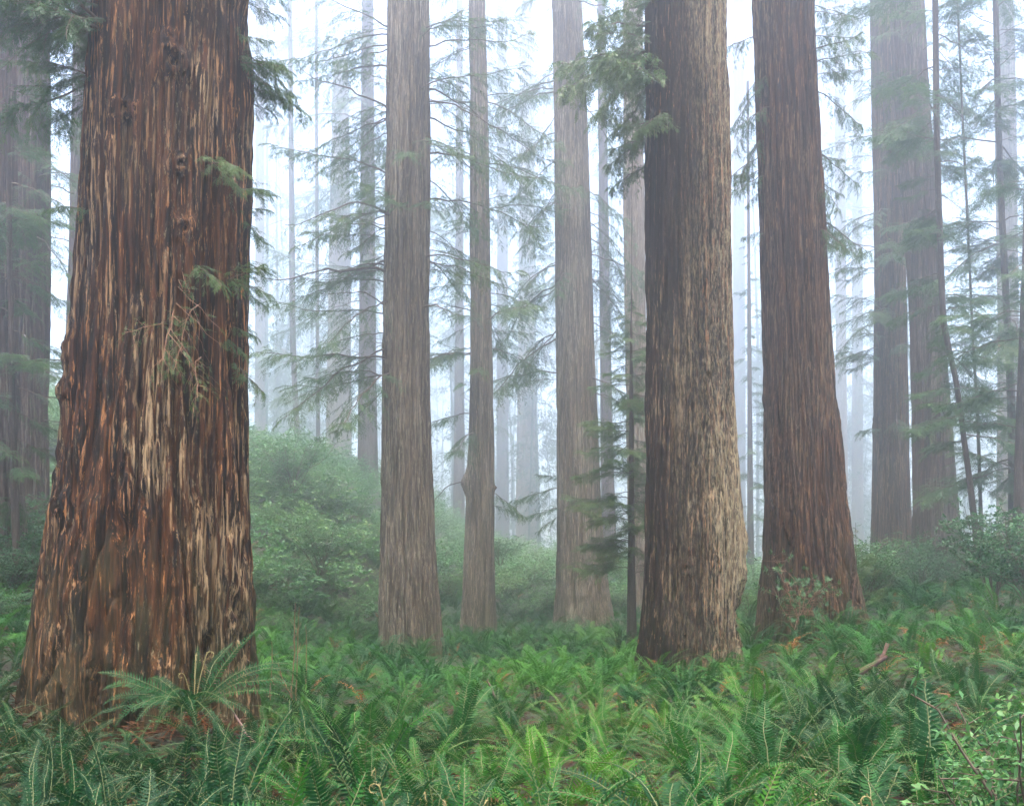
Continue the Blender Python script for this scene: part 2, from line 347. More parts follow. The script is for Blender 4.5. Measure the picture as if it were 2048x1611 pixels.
tree('pair_orange', [(0, 1742, 1800), (500, 1750, 1809), (800, 1750, 1815), (1000, 1746, 1818), (1100, 1744, 1824), (1205, 1738, 1834)], 41.0, M_brown,
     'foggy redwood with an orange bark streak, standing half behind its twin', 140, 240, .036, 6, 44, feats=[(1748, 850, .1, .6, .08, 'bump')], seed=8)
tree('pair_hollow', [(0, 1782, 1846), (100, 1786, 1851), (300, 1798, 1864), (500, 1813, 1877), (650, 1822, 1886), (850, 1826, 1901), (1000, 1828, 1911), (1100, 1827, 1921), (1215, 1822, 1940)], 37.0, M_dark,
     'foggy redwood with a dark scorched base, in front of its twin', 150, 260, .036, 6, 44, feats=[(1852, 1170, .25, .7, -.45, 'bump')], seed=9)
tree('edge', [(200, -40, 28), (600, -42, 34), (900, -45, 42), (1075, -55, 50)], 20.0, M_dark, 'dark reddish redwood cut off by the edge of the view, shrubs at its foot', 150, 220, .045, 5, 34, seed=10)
tree('dim', [(0, 38, 98), (400, 38, 98), (700, 30, 96), (900, 22, 95), (1080, 8, 96)], 24.0, M_dark, 'dark redwood draped with foliage, second from the left edge', 150, 220, .045, 5, 36, seed=11)
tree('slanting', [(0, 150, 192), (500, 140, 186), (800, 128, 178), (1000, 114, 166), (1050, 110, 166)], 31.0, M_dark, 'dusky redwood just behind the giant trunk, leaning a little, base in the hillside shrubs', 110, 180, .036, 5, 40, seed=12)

FAR = [  # key, prof, d, mat, label
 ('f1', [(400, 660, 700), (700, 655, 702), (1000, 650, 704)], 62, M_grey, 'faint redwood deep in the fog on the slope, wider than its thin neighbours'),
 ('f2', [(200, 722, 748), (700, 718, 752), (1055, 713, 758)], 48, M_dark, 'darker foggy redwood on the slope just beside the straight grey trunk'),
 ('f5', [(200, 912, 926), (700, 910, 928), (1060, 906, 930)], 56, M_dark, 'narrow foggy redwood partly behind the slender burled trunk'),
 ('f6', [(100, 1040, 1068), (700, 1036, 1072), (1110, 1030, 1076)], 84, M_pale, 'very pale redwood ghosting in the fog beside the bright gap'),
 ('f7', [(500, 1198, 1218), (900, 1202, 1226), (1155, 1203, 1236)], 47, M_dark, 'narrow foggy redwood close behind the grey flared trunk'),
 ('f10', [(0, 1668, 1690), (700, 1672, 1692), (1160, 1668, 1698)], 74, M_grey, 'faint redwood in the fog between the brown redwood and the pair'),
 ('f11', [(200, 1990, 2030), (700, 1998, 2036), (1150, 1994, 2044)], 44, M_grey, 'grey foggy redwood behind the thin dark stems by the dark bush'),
]
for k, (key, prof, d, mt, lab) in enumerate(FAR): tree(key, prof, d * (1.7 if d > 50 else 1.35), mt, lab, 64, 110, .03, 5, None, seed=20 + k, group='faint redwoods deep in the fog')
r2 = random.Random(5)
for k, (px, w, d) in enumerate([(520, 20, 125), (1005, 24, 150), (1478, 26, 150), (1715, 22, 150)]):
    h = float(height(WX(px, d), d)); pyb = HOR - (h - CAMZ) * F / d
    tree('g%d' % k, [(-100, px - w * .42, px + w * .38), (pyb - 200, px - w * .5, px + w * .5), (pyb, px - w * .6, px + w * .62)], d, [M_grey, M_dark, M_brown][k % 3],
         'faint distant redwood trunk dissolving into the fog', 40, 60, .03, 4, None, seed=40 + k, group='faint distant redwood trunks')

# thin stems: younger conifers
def thin(key, prof, d, label, ztop=None, **kw):
    return tree(key, prof, d, M_thin, label, 28, 120, .008, 12, ztop, seed=60 + len(TREES), name='young_conifer', cat='young conifer', group='young conifers', lobes=(4, .03), **kw)
thin('sap', [(570, 1262, 1264), (700, 1259, 1265), (900, 1258, 1268), (1100, 1256, 1270), (1270, 1253, 1274)], 29, 'thin young conifer with short level branches right beside the charred redwood', WZ(560, 29))
thin('s3', [(500, 578, 590), (700, 580, 592), (820, 586, 597), (900, 592, 604)], 78, 'thin curved stem on the foggy slope')
thin('s4', [(300, 630, 637), (600, 631, 638), (900, 632, 641)], 80, 'very thin upright stem on the foggy slope')
thin('s9', [(450, 1494, 1500), (800, 1495, 1504), (1165, 1494, 1509)], 56, 'thin straight conifer in the gap between charred and brown redwoods', WZ(430, 56))
thin('h1', [(0, 1864, 1876), (300, 1868, 1880), (650, 1880, 1892), (760, 1908, 1918), (1000, 1938, 1950), (1185, 1958, 1974)], 27.5, 'leaning thin conifer beside the scorched redwood, nearest to it')
thin('h2', [(0, 1985, 1996), (400, 1996, 2008), (600, 2006, 2019), (750, 2013, 2028), (950, 2018, 2034), (1120, 2016, 2040)], 31, 'dark thin conifer with wide leafy boughs near the dark bush')
thin('h3', [(500, 2045, 2056), (700, 2038, 2052), (900, 2030, 2050), (1120, 2026, 2056)], 23, 'dark stem cut by the edge of the view, behind the dark bush')
thin('h4', [(650, 1942, 1947), (850, 1953, 1959), (1100, 1960, 1968)], 33, 'pole thin sapling with a few twigs between two leaning conifers')
thin('l1', [(0, 8, 16), (500, 14, 24), (900, 20, 34), (1060, 24, 40)], 18.5, 'dark thin conifer in front of the dark redwoods')

# ------------------------------------------------------------------ branches
def branch_proto(name, L, ntw, r0, droop, seed, sag=.3, twlen=.36, leaf=.055, lw=.013, per=10, nlf=9, wood=None, flat=.35, start=.12, up=.2):
    g = np.random.default_rng(seed); W = Acc(); lim = []
    t = np.linspace(0, 1, 12)
    wig = np.cumsum(np.cumsum(g.normal(0, .010, 12))) * L; sag = sag * g.uniform(.4, 1.5); wz = np.cumsum(g.normal(0, .014, 12)) * L
    P = np.stack([L * t, wig, L * (up * t - sag * t ** 2 * 1.6 + sag * .7 * t ** 4) + wz], 1)
    W.add(*tube(P, r0 * (1 - .88 * t) + .003, 6))
    B, D = [], []
    def sprigs(Q, n, t0):
        T = nrm(np.gradient(Q, axis=0)); tt = np.linspace(t0, 1, n)
        for q, u in enumerate(tt):
            x = u * (len(Q) - 1); a = int(min(x, len(Q) - 2)); f = x - a
            p = Q[a] * (1 - f) + Q[a + 1] * f; tg = T[a]
            sd = np.cross(tg, [0, 0, 1.0]); sd = sd / max(np.linalg.norm(sd), 1e-6) * (1 if q % 2 else -1)
            dr = tg * .75 + sd * (.75 if q < n - 1 else 0) + np.array([0, 0, -droop * g.uniform(.2, 1.2)]) + g.normal(0, .18, 3)
            B.append(p); D.append(dr / np.linalg.norm(dr))
    for k in range(ntw):
        u = min(1.0, start + (1 - start) * (k + g.uniform(-1.5, 1.5)) / ntw); u = max(u, start * .7)
        x = u * 11; a = int(min(x, 10)); f = x - a; p = P[a] * (1 - f) + P[a + 1] * f
        tg = nrm(P[a + 1] - P[a]); s = 1 if k % 2 else -1
        sd = nrm(np.cross(tg, [0, 0, 1.0])) * s
        dr = nrm(tg * g.uniform(.5, 1.0) + sd * g.uniform(.6, 1.0) + np.array([0, 0, g.normal(-.1, .22)]))
        ln = L * twlen * (1.15 - .75 * u) * g.uniform(.3, 1.35)
        q = np.linspace(0, 1, 6)[:, None]
        Q = p + dr * ln * q + np.array([0, 0, -1.0]) * ln * droop * (q ** 2) * g.uniform(.4, 1.3) + g.normal(0, .02, (6, 3)) * ln * q
        W.add(*tube(Q, np.linspace(max(.004, r0 * .22 * (1 - .5 * u)), .002, 6), 4))
        sprigs(Q, per, .18)
    sprigs(P[6:], per, .1)
    B = np.array(B); D = np.array(D); n = len(B)
    Ls = g.uniform(.55, 1.15, n) * leaf * 3.6
    up_ = nrm(np.array([0, 0, 1.0]) + g.normal(0, flat, (n, 3)))
    S = nrm(np.cross(D, up_)); U = np.cross(S, D)
    bb, dd, nn, ll = [], [], [], []
    for k in range(nlf):
        u = (k + .5) / nlf; s = 1 if k % 2 else -1
        bb.append(B + D * (Ls * u)[:, None] - U * (Ls * .22 * u * u)[:, None])
        last = k == nlf - 1
        dd.append(D + (0 if last else 1) * S * s * .95 + g.normal(0, .12, (n, 3))); nn.append(U + g.normal(0, .25, (n, 3)))
        ll.append(leaf * (1.1 - .5 * abs(u - .4)) * g.uniform(.75, 1.2, n))
    bb = np.concatenate(bb); dd = np.concatenate(dd); nn = np.concatenate(nn); ll = np.concatenate(ll)
    V, Fc = leaves(bb, dd, nn, ll, np.full(len(ll), lw) * g.uniform(.8, 1.3, len(ll)), .1)
    tint = np.tile(np.clip(.12 + .3 * g.random(n) + .25 * (B[:, 0] / L - .5), 0, .6), nlf)
    fo = mesh_np(name + '_foliage', V, Fc, M_needle, {'tint': np.repeat(tint, 4)})
    return W.mesh(name + '_limb', wood or M_twig, True), fo
LONG = [branch_proto('long_bough', 4.2, 40, .030, .32, 100 + k, .30, .36, .052, .015, 15, 11, flat=.25) for k in range(7)]
MIDB = [branch_proto('bough', 2.4, 30, .020, .36, 120 + k, .26, .42, .060, .018, 12, 9, up=.12) for k in range(5)]
HANG = [branch_proto('hanging_spray', 1.6, 20, .016, .75, 140 + k, .55, .45, .055, .016, 9, 9, up=.1) for k in range(3)]
FLAT = [branch_proto('flat_bough', 2.0, 34, .016, .16, 160 + k, .16, .46, .055, .017, 12, 9, up=.02, flat=.15) for k in range(3)]
SPARSE = [branch_proto('bare_bough', 3.6, 15, .038, .6, 180 + k, .45, .40, .060, .018, 5, 7, start=.3) for k in range(4)]
NEAR = [branch_proto('near_spray', 1.5, 22, .013, .38, 200 + k, .30, .46, .038, .009, 14, 13, up=.08) for k in range(4)]
TWIGGY = [branch_proto('red_twig', 1.35, 18, .008, .45, 220, .3, .42, .034, .009, 4, 9, wood=M_redtwig, up=.05)]
GREEN = [branch_proto('leafy_bough', 1.7, 30, .030, .55, 240 + k, .30, .46, .050, .020, 12, 10, up=.15, start=.05) for k in range(3)]

rb = random.Random(3)
def add_branch(key, protos, py, az, sc=1.0, pitch=0.0, roll=0.0, tint=None, out_=.85, grow=None):
    """hang a bough on a tree at photo row py; az = compass direction it grows (0 = picture right, 90 = away, 180 = left, 270 = towards us)"""
    t, surf, loc = TREES[key]
    ax, z, r = surf(py); a = R(az)
    wd, fo = protos[rb.randrange(len(protos))]
    b = link('branch', wd, t, (ax + math.cos(a) * r * out_, math.sin(a) * r * out_, z), Euler((R(roll + rb.uniform(-12, 12)), R(-pitch + rb.uniform(-6, 6)), a if grow is None else R(grow))), sc)
    f = link('foliage', fo, b)
    v = rb.uniform(0, .35) if tint is None else tint + rb.uniform(-.08, .08)
    f.color = (v, v, v, 1)
    return b
def fan(key, protos, py0, py1, n, azs, s0, s1, pitch=(-10, 15), tint=None):
    for k in range(n):
        py = py0 + (py1 - py0) * rb.random()
        add_branch(key, protos, py, rb.choice(azs) + rb.uniform(-42, 42), s0 * .7 + (s1 - s0 * .7) * rb.random() ** 1.3, rb.uniform(pitch[0] - 8, pitch[1] + 8), tint=tint)

# boughs read off the photograph
fan('straight', LONG, 40, 780, 38, [180, 200, 160], .5, .85, (-25, 5))
fan('straight', LONG, -40, 620, 20, [0, 30, -30], .42, .8, (-20, 10))
fan('straight', SPARSE, 60, 700, 6, [185, 170], .7, 1.0, (-5, 20)); fan('straight', SPARSE, 150, 660, 3, [0], .7, .9, (-35, 0))
fan('straight', MIDB, 320, 460, 4, [270, 250, 290], .6, .8, (-20, 10))
fan('burled', LONG, -60, 700, 36, [0, 180, 30, 150, 220, 330], .5, .85, (-25, 5)); fan('burled', MIDB, 640, 880, 7, [200, 180, 230, 340], .7, 1.1)
fan('burled', SPARSE, 940, 960, 1, [190], .6, .65, (-20, -15)); fan('burled', MIDB, 980, 1060, 2, [350], .6, .8)
fan('pale', LONG, -80, 800, 40, [180, 165, 200, 0, 20], .65, 1.0, (-40, -5)); fan('pale', MIDB, 950, 1100, 4, [200, 170], .6, .9)
fan('charred', GREEN, -10, 190, 12, [185, 205, 165], .85, 1.12, (-8, 25), .32); fan('charred', GREEN, 230, 320, 7, [190, 175], .48, .7, (-25, 5), .30)
fan('charred', HANG, 0, 120, 2, [200], .8, 1.0, (-30, 0), .3)
fan('cave', HANG, -30, 220, 10, [0, 20, -20], .55, .85, (-10, 20), .2); fan('cave', HANG, 300, 480, 11, [0, -15, 15], .55, .9, (-35, -5), .25)
fan('cave', HANG, 60, 470, 14, [180, 165, 195], .4, .7, (-30, 5), .15)
fan('pair_orange', LONG, -60, 780, 24, [180, 200, 150], .5, .75, (-20, 5)); fan('pair_orange', MIDB, 440, 900, 10, [270, 300, 250, 200], .7, 1.0, (-15, 10), .1)
fan('pair_hollow', MIDB, -60, 700, 20, [0, 30, 330], .8, 1.2); fan('pair_hollow', MIDB, 380, 560, 4, [240, 280], .7, .9); fan('pair_hollow', LONG, 0, 500, 5, [180, 200], .5, .8)
fan('splintered', LONG, 250, 900, 6, [0, 180], .5, .9)
fan('dim', LONG, 60, 900, 14, [0, 300, 330, 270], .42, .7, (-25, 0), .05); fan('edge', LONG, 100, 900, 8, [0, 330, 300], .4, .6, (-25, 5), .05)
fan('slanting', LONG, 60, 800, 9, [0, 180, 220, 300], .45, .7, (-25, 5), .05)
# the giant: sprays at both flanks and one reddish twig hanging across its face
fan('giant', NEAR, -90, 200, 18, [12, -15, 30], .42, .62, (-35, 10), .22); fan('giant', NEAR, 340, 640, 20, [10, -10, 30, 45], .38, .56, (-30, 15), .22); fan('giant', NEAR, 640, 760, 3, [15, 30], .3, .42, (-40, -10), .22)
fan('giant', NEAR, -130, 200, 26, [180, 155, 170, 195], .5, 1.0, (-20, 12), .04); fan('giant', NEAR, -150, 130, 16, [188, 200, 212], .8, 1.35, (-10, 22), .03); fan('giant', NEAR, 380, 560, 3, [185, 200], .25, .45, (-25, 5), .12)
fan('giant', NEAR, -50, 30, 2, [255, 285], .4, .55, (-10, 5), .2)
add_branch('giant', TWIGGY, 560, 312, 1.0, -48, 10, .25, .95, 225); add_branch('giant', TWIGGY, 640, 316, .7, -45, -30, .25, .95, 250); add_branch('giant', TWIGGY, 660, 308, .62, -18, 40, .25, .95, 215); add_branch('giant', TWIGGY, 740, 318, .55, -40, 20, .3, .95, 265)
# young conifers
for key, a, b, n, s0, s1 in (('sap', 585, 1150, 84, .42, .78), ('s9', 450, 1100, 40, .4, .7)):
    for k in range(n):
        u = (k + .5) / n; add_branch(key, FLAT, a + (b - a) * u, rb.uniform(0, 360), (s0 + (s1 - s0) * min(1, u * 1.6)) * rb.uniform(.7, 1.1) * (.35 + .65 * min(1, u * 4)), rb.uniform(-14, 14), out_=.3)
fan('h1', FLAT, -60, 900, 46, [0, 90, 180, 270], .6, 1.15, (-18, 12), .05); fan('h1', SPARSE, -20, 400, 5, [0, 20], .4, .6, (5, 35))
fan('h2', FLAT, -60, 960, 62, [0, 45, 90, 135, 180, 225, 270, 315], .8, 1.5, (-18, 12), .12); fan('h2', LONG, -60, 600, 14, [180, 200, 340], .4, .6, (-20, 10), .02)
fan('h3', FLAT, 300, 1000, 18, [180, 220, 150, 270], .5, .9, (-18, 12), .0); fan('h4', FLAT, 680, 1050, 16, [0, 90, 180, 270], .3, .6)
fan('s3', MIDB, 480, 850, 10, [0, 90, 180, 270], .8, 1.3); fan('s4', MIDB, 350, 850, 12, [0, 90, 180, 270], .8, 1.3); fan('l1', FLAT, 0, 1000, 30, [0, 90, 180, 270, 300], .5, 1.0, (-20, 10), .0)
# far trees
for key in list(TREES):
    if key[0] in 'fg' and key[1:].isdigit():
        d = TREES[key][2][1]
        fan(key, LONG, -80, 720 if d < 70 else 800, 26, [0, 180, 30, 150, 210, 330, 270], .7 * d / 60 + .2, 1.1 * d / 60 + .3, (-30, 5), .1)

# ------------------------------------------------------------------ ferns
def frond_geo(L, e0, curl, g, npin=30, pin=.085, dead=False, lod=0):
    """one frond growing along +X from the crown: rachis and pinnae. returns (stem V,F), (leaf V,F)"""
    n = 16; t = np.linspace(0, 1, n)
    ang = e0 - curl * t ** 1.35
    st = L / (n - 1)
    x = np.concatenate([[0], np.cumsum(np.cos(ang[:-1]) * st)]); z = np.concatenate([[0], np.cumsum(np.sin(ang[:-1]) * st)])
    y = np.cumsum(g.normal(0, .006, n)) * L
    P = np.stack([x, y, z], 1); T = nrm(np.gradient(P, axis=0))
    u = np.linspace(.14, .995, npin); k = u * (n - 1); a = np.minimum(k.astype(int), n - 2); f = (k - a)[:, None]
    p = P[a] * (1 - f) + P[a + 1] * f; tg = nrm(T[a] * (1 - f) + T[a + 1] * f)
    side = np.tile(np.array([[0, 1.0, 0]]), (npin, 1)); tw = g.normal(0, .12)
    up = np.cross(tg, side); up *= np.sign(up[:, 2:3] + 1e-9) if e0 < 1.2 else 1
    up = np.cross(tg, side) * -1
    env = np.sin(np.pi * np.clip(u * .86 + .14, 0, 1)) ** .55 * (1 - .35 * u)
    env = np.clip(env, .06, 1)
    bb, dd, nn, ll = [], [], [], []
    for s in (1, -1):
        sd = side * s
        bb.append(p + tg * (0 if s > 0 else L / npin * .4)); dd.append(sd * 1.0 + tg * (.28 + .35 * u[:, None]) + up * (.05 + tw * s) + g.normal(0, .07 if not dead else .35, (npin, 3)))
        nn.append(up + tg * .25 + g.normal(0, .15, (npin, 3))); ll.append(pin * L * env * g.uniform(.85, 1.1, npin))
    bb = np.concatenate(bb); dd = np.concatenate(dd); nn = np.concatenate(nn); ll = np.concatenate(ll)
    wd = np.full(len(ll), L * .86 / npin * (.62 if not dead else .5)) * (.7 + .3 * ll / ll.max())
    if lod == 0:   # leaflets with a blunt base: six-cornered blade of two quads
        d = nrm(dd); s = nrm(np.cross(nn, d)); n2 = np.cross(d, s); l = ll[:, None]; w = wd[:, None]
        v = [bb + s * w * .38, bb - s * w * .38, bb + d * l * .5 + s * w * .5 + n2 * l * .04, bb + d * l * .5 - s * w * .5 + n2 * l * .04, bb + d * l - n2 * l * .14 + s * w * .08, bb + d * l - n2 * l * .14 - s * w * .08]
        V = np.stack(v, 1).reshape(-1, 3); i = np.arange(len(bb))[:, None] * 6
        Fc = np.concatenate([i + np.array([[0, 2, 3, 1]]), i + np.array([[2, 4, 5, 3]])])
    else: V, Fc = leaves(bb, dd, nn, ll, wd * 1.1, .12)
    return tube(P, L * (.0062 * (1 - .8 * t) + .0006), 4 if lod == 0 else 3), (V, Fc)

def frond_mesh(name, **kw):
    g = np.random.default_rng(kw.pop('seed')); dead = kw.get('dead', False)
    (sv, sf), (lv, lf) = frond_geo(1.0, g=g, **kw)
    V = np.concatenate([lv, sv]); Fc = np.concatenate([lf, sf + len(lv)])
    me = mesh_np(name, V, Fc, None, {'tint': np.concatenate([np.repeat(g.uniform(0, .08, len(lv) // 6), 6), np.zeros(len(sv))])})
    me.materials.append(M_deadfern if dead else M_fern); me.materials.append(M_deadfern if dead else M_stem)
    mi = np.zeros(len(Fc), np.int32); mi[len(lf):] = 1; me.polygons.foreach_set('material_index', mi)
    return me
UPR = [frond_mesh('frond', e0=R(82 - 4 * k), curl=R(34 + 9 * k), seed=300 + k, npin=30 + k, pin=.105) for k in range(4)]
ARC = [frond_mesh('frond', e0=R(66 - 5 * k), curl=R(78 + 8 * k), seed=310 + k, npin=33 + k, pin=.10) for k in range(4)]
DROOP = [frond_mesh('frond', e0=R(58 - 6 * k), curl=R(128 + 8 * k), seed=350 + k, npin=32, pin=.095) for k in range(3)]
LOW = [frond_mesh('frond', e0=R(42 - 6 * k), curl=R(66 + 6 * k), seed=320 + k, npin=32, pin=.095) for k in range(3)]
DEAD = [frond_mesh('dead_frond', e0=R(25 - 20 * k), curl=R(75), seed=330 + k, npin=22, pin=.07, dead=True) for k in range(3)]
def fiddle_mesh(seed, L=.5):
    g = np.random.default_rng(seed); A = Acc(); t = np.linspace(0, 1, 10)
    P = np.stack([.06 * t ** 2, 0 * t, L * t], 1)
    a = np.linspace(0, 1.75 * math.pi, 12)[1:]; r = .040 * (1 - .45 * a / a[-1])
    top = P[-1] + np.array([.042, 0, 0]); C = np.stack([top[0] - r * np.cos(a), 0 * a, top[2] + r * np.sin(a)], 1)
    Q = np.concatenate([P, C]); A.add(*tube(Q, np.linspace(.0055, .0045, len(Q)), 5), .3)
    n = 26; k = g.integers(4, len(Q) - 1, n); b = Q[k]; d = g.normal(0, 1, (n, 3)) + np.array([0, 0, .6])
    A.add(*leaves(b, d, g.normal(0, 1, (n, 3)), np.full(n, .022), np.full(n, .009)), .8)
    return A.mesh('fiddlehead', M_fiddle)
FID = [fiddle_mesh(340 + k, .42 + .1 * k) for k in range(3)]

rf = random.Random(21)
def fern_spec(kind):
    """list of (mesh group, azimuth, scale, tilt) for one fern"""
    out_ = []
    n = rf.randint(9, 13)
    for k in range(n):
        az = k * 2 * math.pi / n + rf.uniform(-.3, .3)
        u = rf.random()
        grp = UPR if u < (.50 if kind == 'up' else .22) else ARC if u < .78 else DROOP if u < .93 else LOW
        out_.append((rf.choice(grp), az, rf.uniform(.72, 1.12), rf.uniform(-.12, .12), 'f'))
    if kind != 'up' or rf.random() < .55:
        for k in range(rf.randint(1, 3)): out_.append((rf.choice(LOW), rf.uniform(0, 6.28), rf.uniform(.6, .9), 0, 'f'))
    if rf.random() < .85:
        for k in range(rf.randint(1, 4)): out_.append((rf.choice(DEAD), rf.uniform(0, 6.28), rf.uniform(.5, .85), 0, 'd'))
    if rf.random() < .3:
        for k in range(rf.randint(1, 3)): out_.append((rf.choice(FID), rf.uniform(0, 6.28), rf.uniform(.7, 1.1), rf.uniform(-.1, .1), 'c'))
    return out_

def me_arrays(me):
    V = np.empty(len(me.vertices) * 3, np.float32); me.vertices.foreach_get('co', V)
    Fc = np.empty(len(me.loops), np.int32); me.loops.foreach_get('vertex_index', Fc)
    mi = np.empty(len(me.polygons), np.int32); me.polygons.foreach_get('material_index', mi)
    tn = np.empty(len(me.vertices), np.float32); me.attributes['tint'].data.foreach_get('value', tn)
    return V.reshape(-1, 3), Fc.reshape(-1, 4), mi, tn
_cache = {}
MATS = [M_fern, M_stem, M_deadfern, M_fiddle]
def joined(name, spec):
    Vs, Fs, Ms, Ts, n = [], [], [], [], 0
    for me, az, s, ti, kd in spec:
        if me.name not in _cache: _cache[me.name] = me_arrays(me)
        V, Fc, mi, tn = _cache[me.name]
        rot = np.array(Euler((rf.gauss(0, .28), ti, az)).to_matrix())
        Vs.append((V * s) @ rot.T); Fs.append(Fc + n); n += len(V); Ts.append(tn + rf.uniform(0, .12))
        Ms.append(mi if kd == 'f' else np.full(len(mi), 2 if kd == 'd' else 3))
    me = mesh_np(name, np.concatenate(Vs), np.concatenate(Fs), None, {'tint': np.concatenate(Ts)})
    for m_ in MATS: me.materials.append(m_)
    me.polygons.foreach_set('material_index', np.concatenate(Ms).astype(np.int32))
    return me
WHOLE = [joined('sword_fern', fern_spec('up' if k % 3 else 'arch')) for k in range(9)]

def clear(x, y, r=.25):
    return all((x - a) ** 2 + (y - b_) ** 2 > (c_ * 1.0 + r) ** 2 for a, b_, c_ in TRUNKS)
# scatter: even spacing that widens slowly with distance
spots = []
cell = {}
def try_spot(x, y, gap):
    k = (int(x // 1.0), int(y // 1.0))
    for a in range(-1, 2):
        for b_ in range(-1, 2):
            for (u, v) in cell.get((k[0] + a, k[1] + b_), ()):
                if (u - x) ** 2 + (v - y) ** 2 < gap * gap: return False
    cell.setdefault(k, []).append((x, y)); return True
for fx, fy in ((-3.18, 10.05),): try_spot(fx, fy, .1)
for k in range(60000):
    d = 4.6 + 29 * rf.random() ** .75
    x = rf.uniform(-1, 1) * (.53 * d + .7)
    gap = (.41 if x / d > -.2 else .33) + .006 * d
    if -5.9 < x < -2.0 and 9.5 < d < 11.6 and (abs(x + 3.1) < .85 or rf.random() < .12): continue
    if x / d > -.2 and float(vn(x * .8, d * .8, 0, 55)) < -.75: continue       # gaps with litter          # room for the fern at the giant's foot
    if clear(x, d, .18) and try_spot(x, d, gap): spots.append((x, d))
spots.sort(key=lambda s: s[1])
near, rest = spots[:285], spots[285:]
for k in range(26000):                                       # beyond the sides of the view
    d = 2.5 + 31 * rf.random() ** .8; x = rf.choice((-1, 1)) * (.53 * d + .7 + rf.uniform(0, 5))
    if clear(x, d, .18) and try_spot(x, d, .5 + .006 * d): rest.append((x, d))

def zone(x, d):
    px = CX + x / d * F
    if d < 7.2: pos = 'nearest ferns'
    elif d < 9.2: pos = 'middle ferns'
    else: pos = 'back ferns'
    if px < 540: side = 'below the giant knotted redwood'
    elif px < 900: side = 'below the straight grey redwood'
    elif px < 1240: side = 'below the two middle redwoods'
    elif px < 1500: side = 'below the charred redwood'
    elif px < 1760: side = 'below the brown hollow redwood'
    else: side = 'below the dark bush'
    return pos, side
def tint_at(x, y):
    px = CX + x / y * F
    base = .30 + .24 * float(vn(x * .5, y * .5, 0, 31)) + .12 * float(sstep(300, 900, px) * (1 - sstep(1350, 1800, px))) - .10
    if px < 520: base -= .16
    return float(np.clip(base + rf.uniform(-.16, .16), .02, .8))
GRP = 'sword ferns carpeting the forest floor'
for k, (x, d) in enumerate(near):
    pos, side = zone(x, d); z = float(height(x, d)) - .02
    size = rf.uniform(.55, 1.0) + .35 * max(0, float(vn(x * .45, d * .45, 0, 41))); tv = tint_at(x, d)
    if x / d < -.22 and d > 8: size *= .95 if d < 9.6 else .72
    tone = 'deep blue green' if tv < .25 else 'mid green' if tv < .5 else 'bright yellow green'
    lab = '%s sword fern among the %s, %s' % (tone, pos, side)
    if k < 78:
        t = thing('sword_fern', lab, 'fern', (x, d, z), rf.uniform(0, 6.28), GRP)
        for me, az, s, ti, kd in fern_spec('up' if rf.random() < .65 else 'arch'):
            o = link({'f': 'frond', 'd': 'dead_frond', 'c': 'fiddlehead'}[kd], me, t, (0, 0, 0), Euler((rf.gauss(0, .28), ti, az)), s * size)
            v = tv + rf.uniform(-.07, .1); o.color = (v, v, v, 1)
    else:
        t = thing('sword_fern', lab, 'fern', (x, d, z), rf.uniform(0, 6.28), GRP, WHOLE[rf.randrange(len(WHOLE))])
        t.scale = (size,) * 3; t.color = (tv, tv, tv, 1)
# the big spreading fern at the foot of the giant
t = thing('sword_fern', 'large dark spreading sword fern against the foot of the giant redwood', 'fern', (-3.18, 10.05, float(height(-3.18, 10.05)) + .12), 0, GRP)
for az, me, s in [(172, ARC[0], .72), (160, ARC[2], .75), (185, ARC[3], .66), (60, UPR[1], .74), (20, ARC[0], .8), (35, ARC[1], .78), (5, ARC[2], .82), (-15, LOW[0], .75), (-40, DROOP[0], .66), (-70, DROOP[1], .62), (-95, DROOP[0], .66), (-120, DROOP[1], .6), (-145, DROOP[2], .66), (-165, LOW[2], .7), (95, UPR[0], .5), (-55, DROOP[2], .7), (-132, DROOP[0], .56), (-108, DROOP[2], .5), (-82, DROOP[2], .54), (-25, DROOP[1], .66), (-175, DROOP[0], .6), (130, ARC[1], .6), (75, UPR[2], .62)]:
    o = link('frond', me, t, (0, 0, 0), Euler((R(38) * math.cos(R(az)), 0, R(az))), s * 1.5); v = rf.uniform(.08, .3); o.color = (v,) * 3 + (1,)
for az in (-30, -60, -100, -130, -170, 10): o = link('dead_frond', rf.choice(DEAD), t, (0, 0, 0), Euler((0, .25, R(az))), rf.uniform(.45, .65)); o.color = (.1, .1, .1, 1)
for az, s in ((100, .95), (200, .8), (30, 1.0)): o = link('fiddlehead', rf.choice(FID), t, (0, 0, 0), Euler((0, .1, R(az))), s)

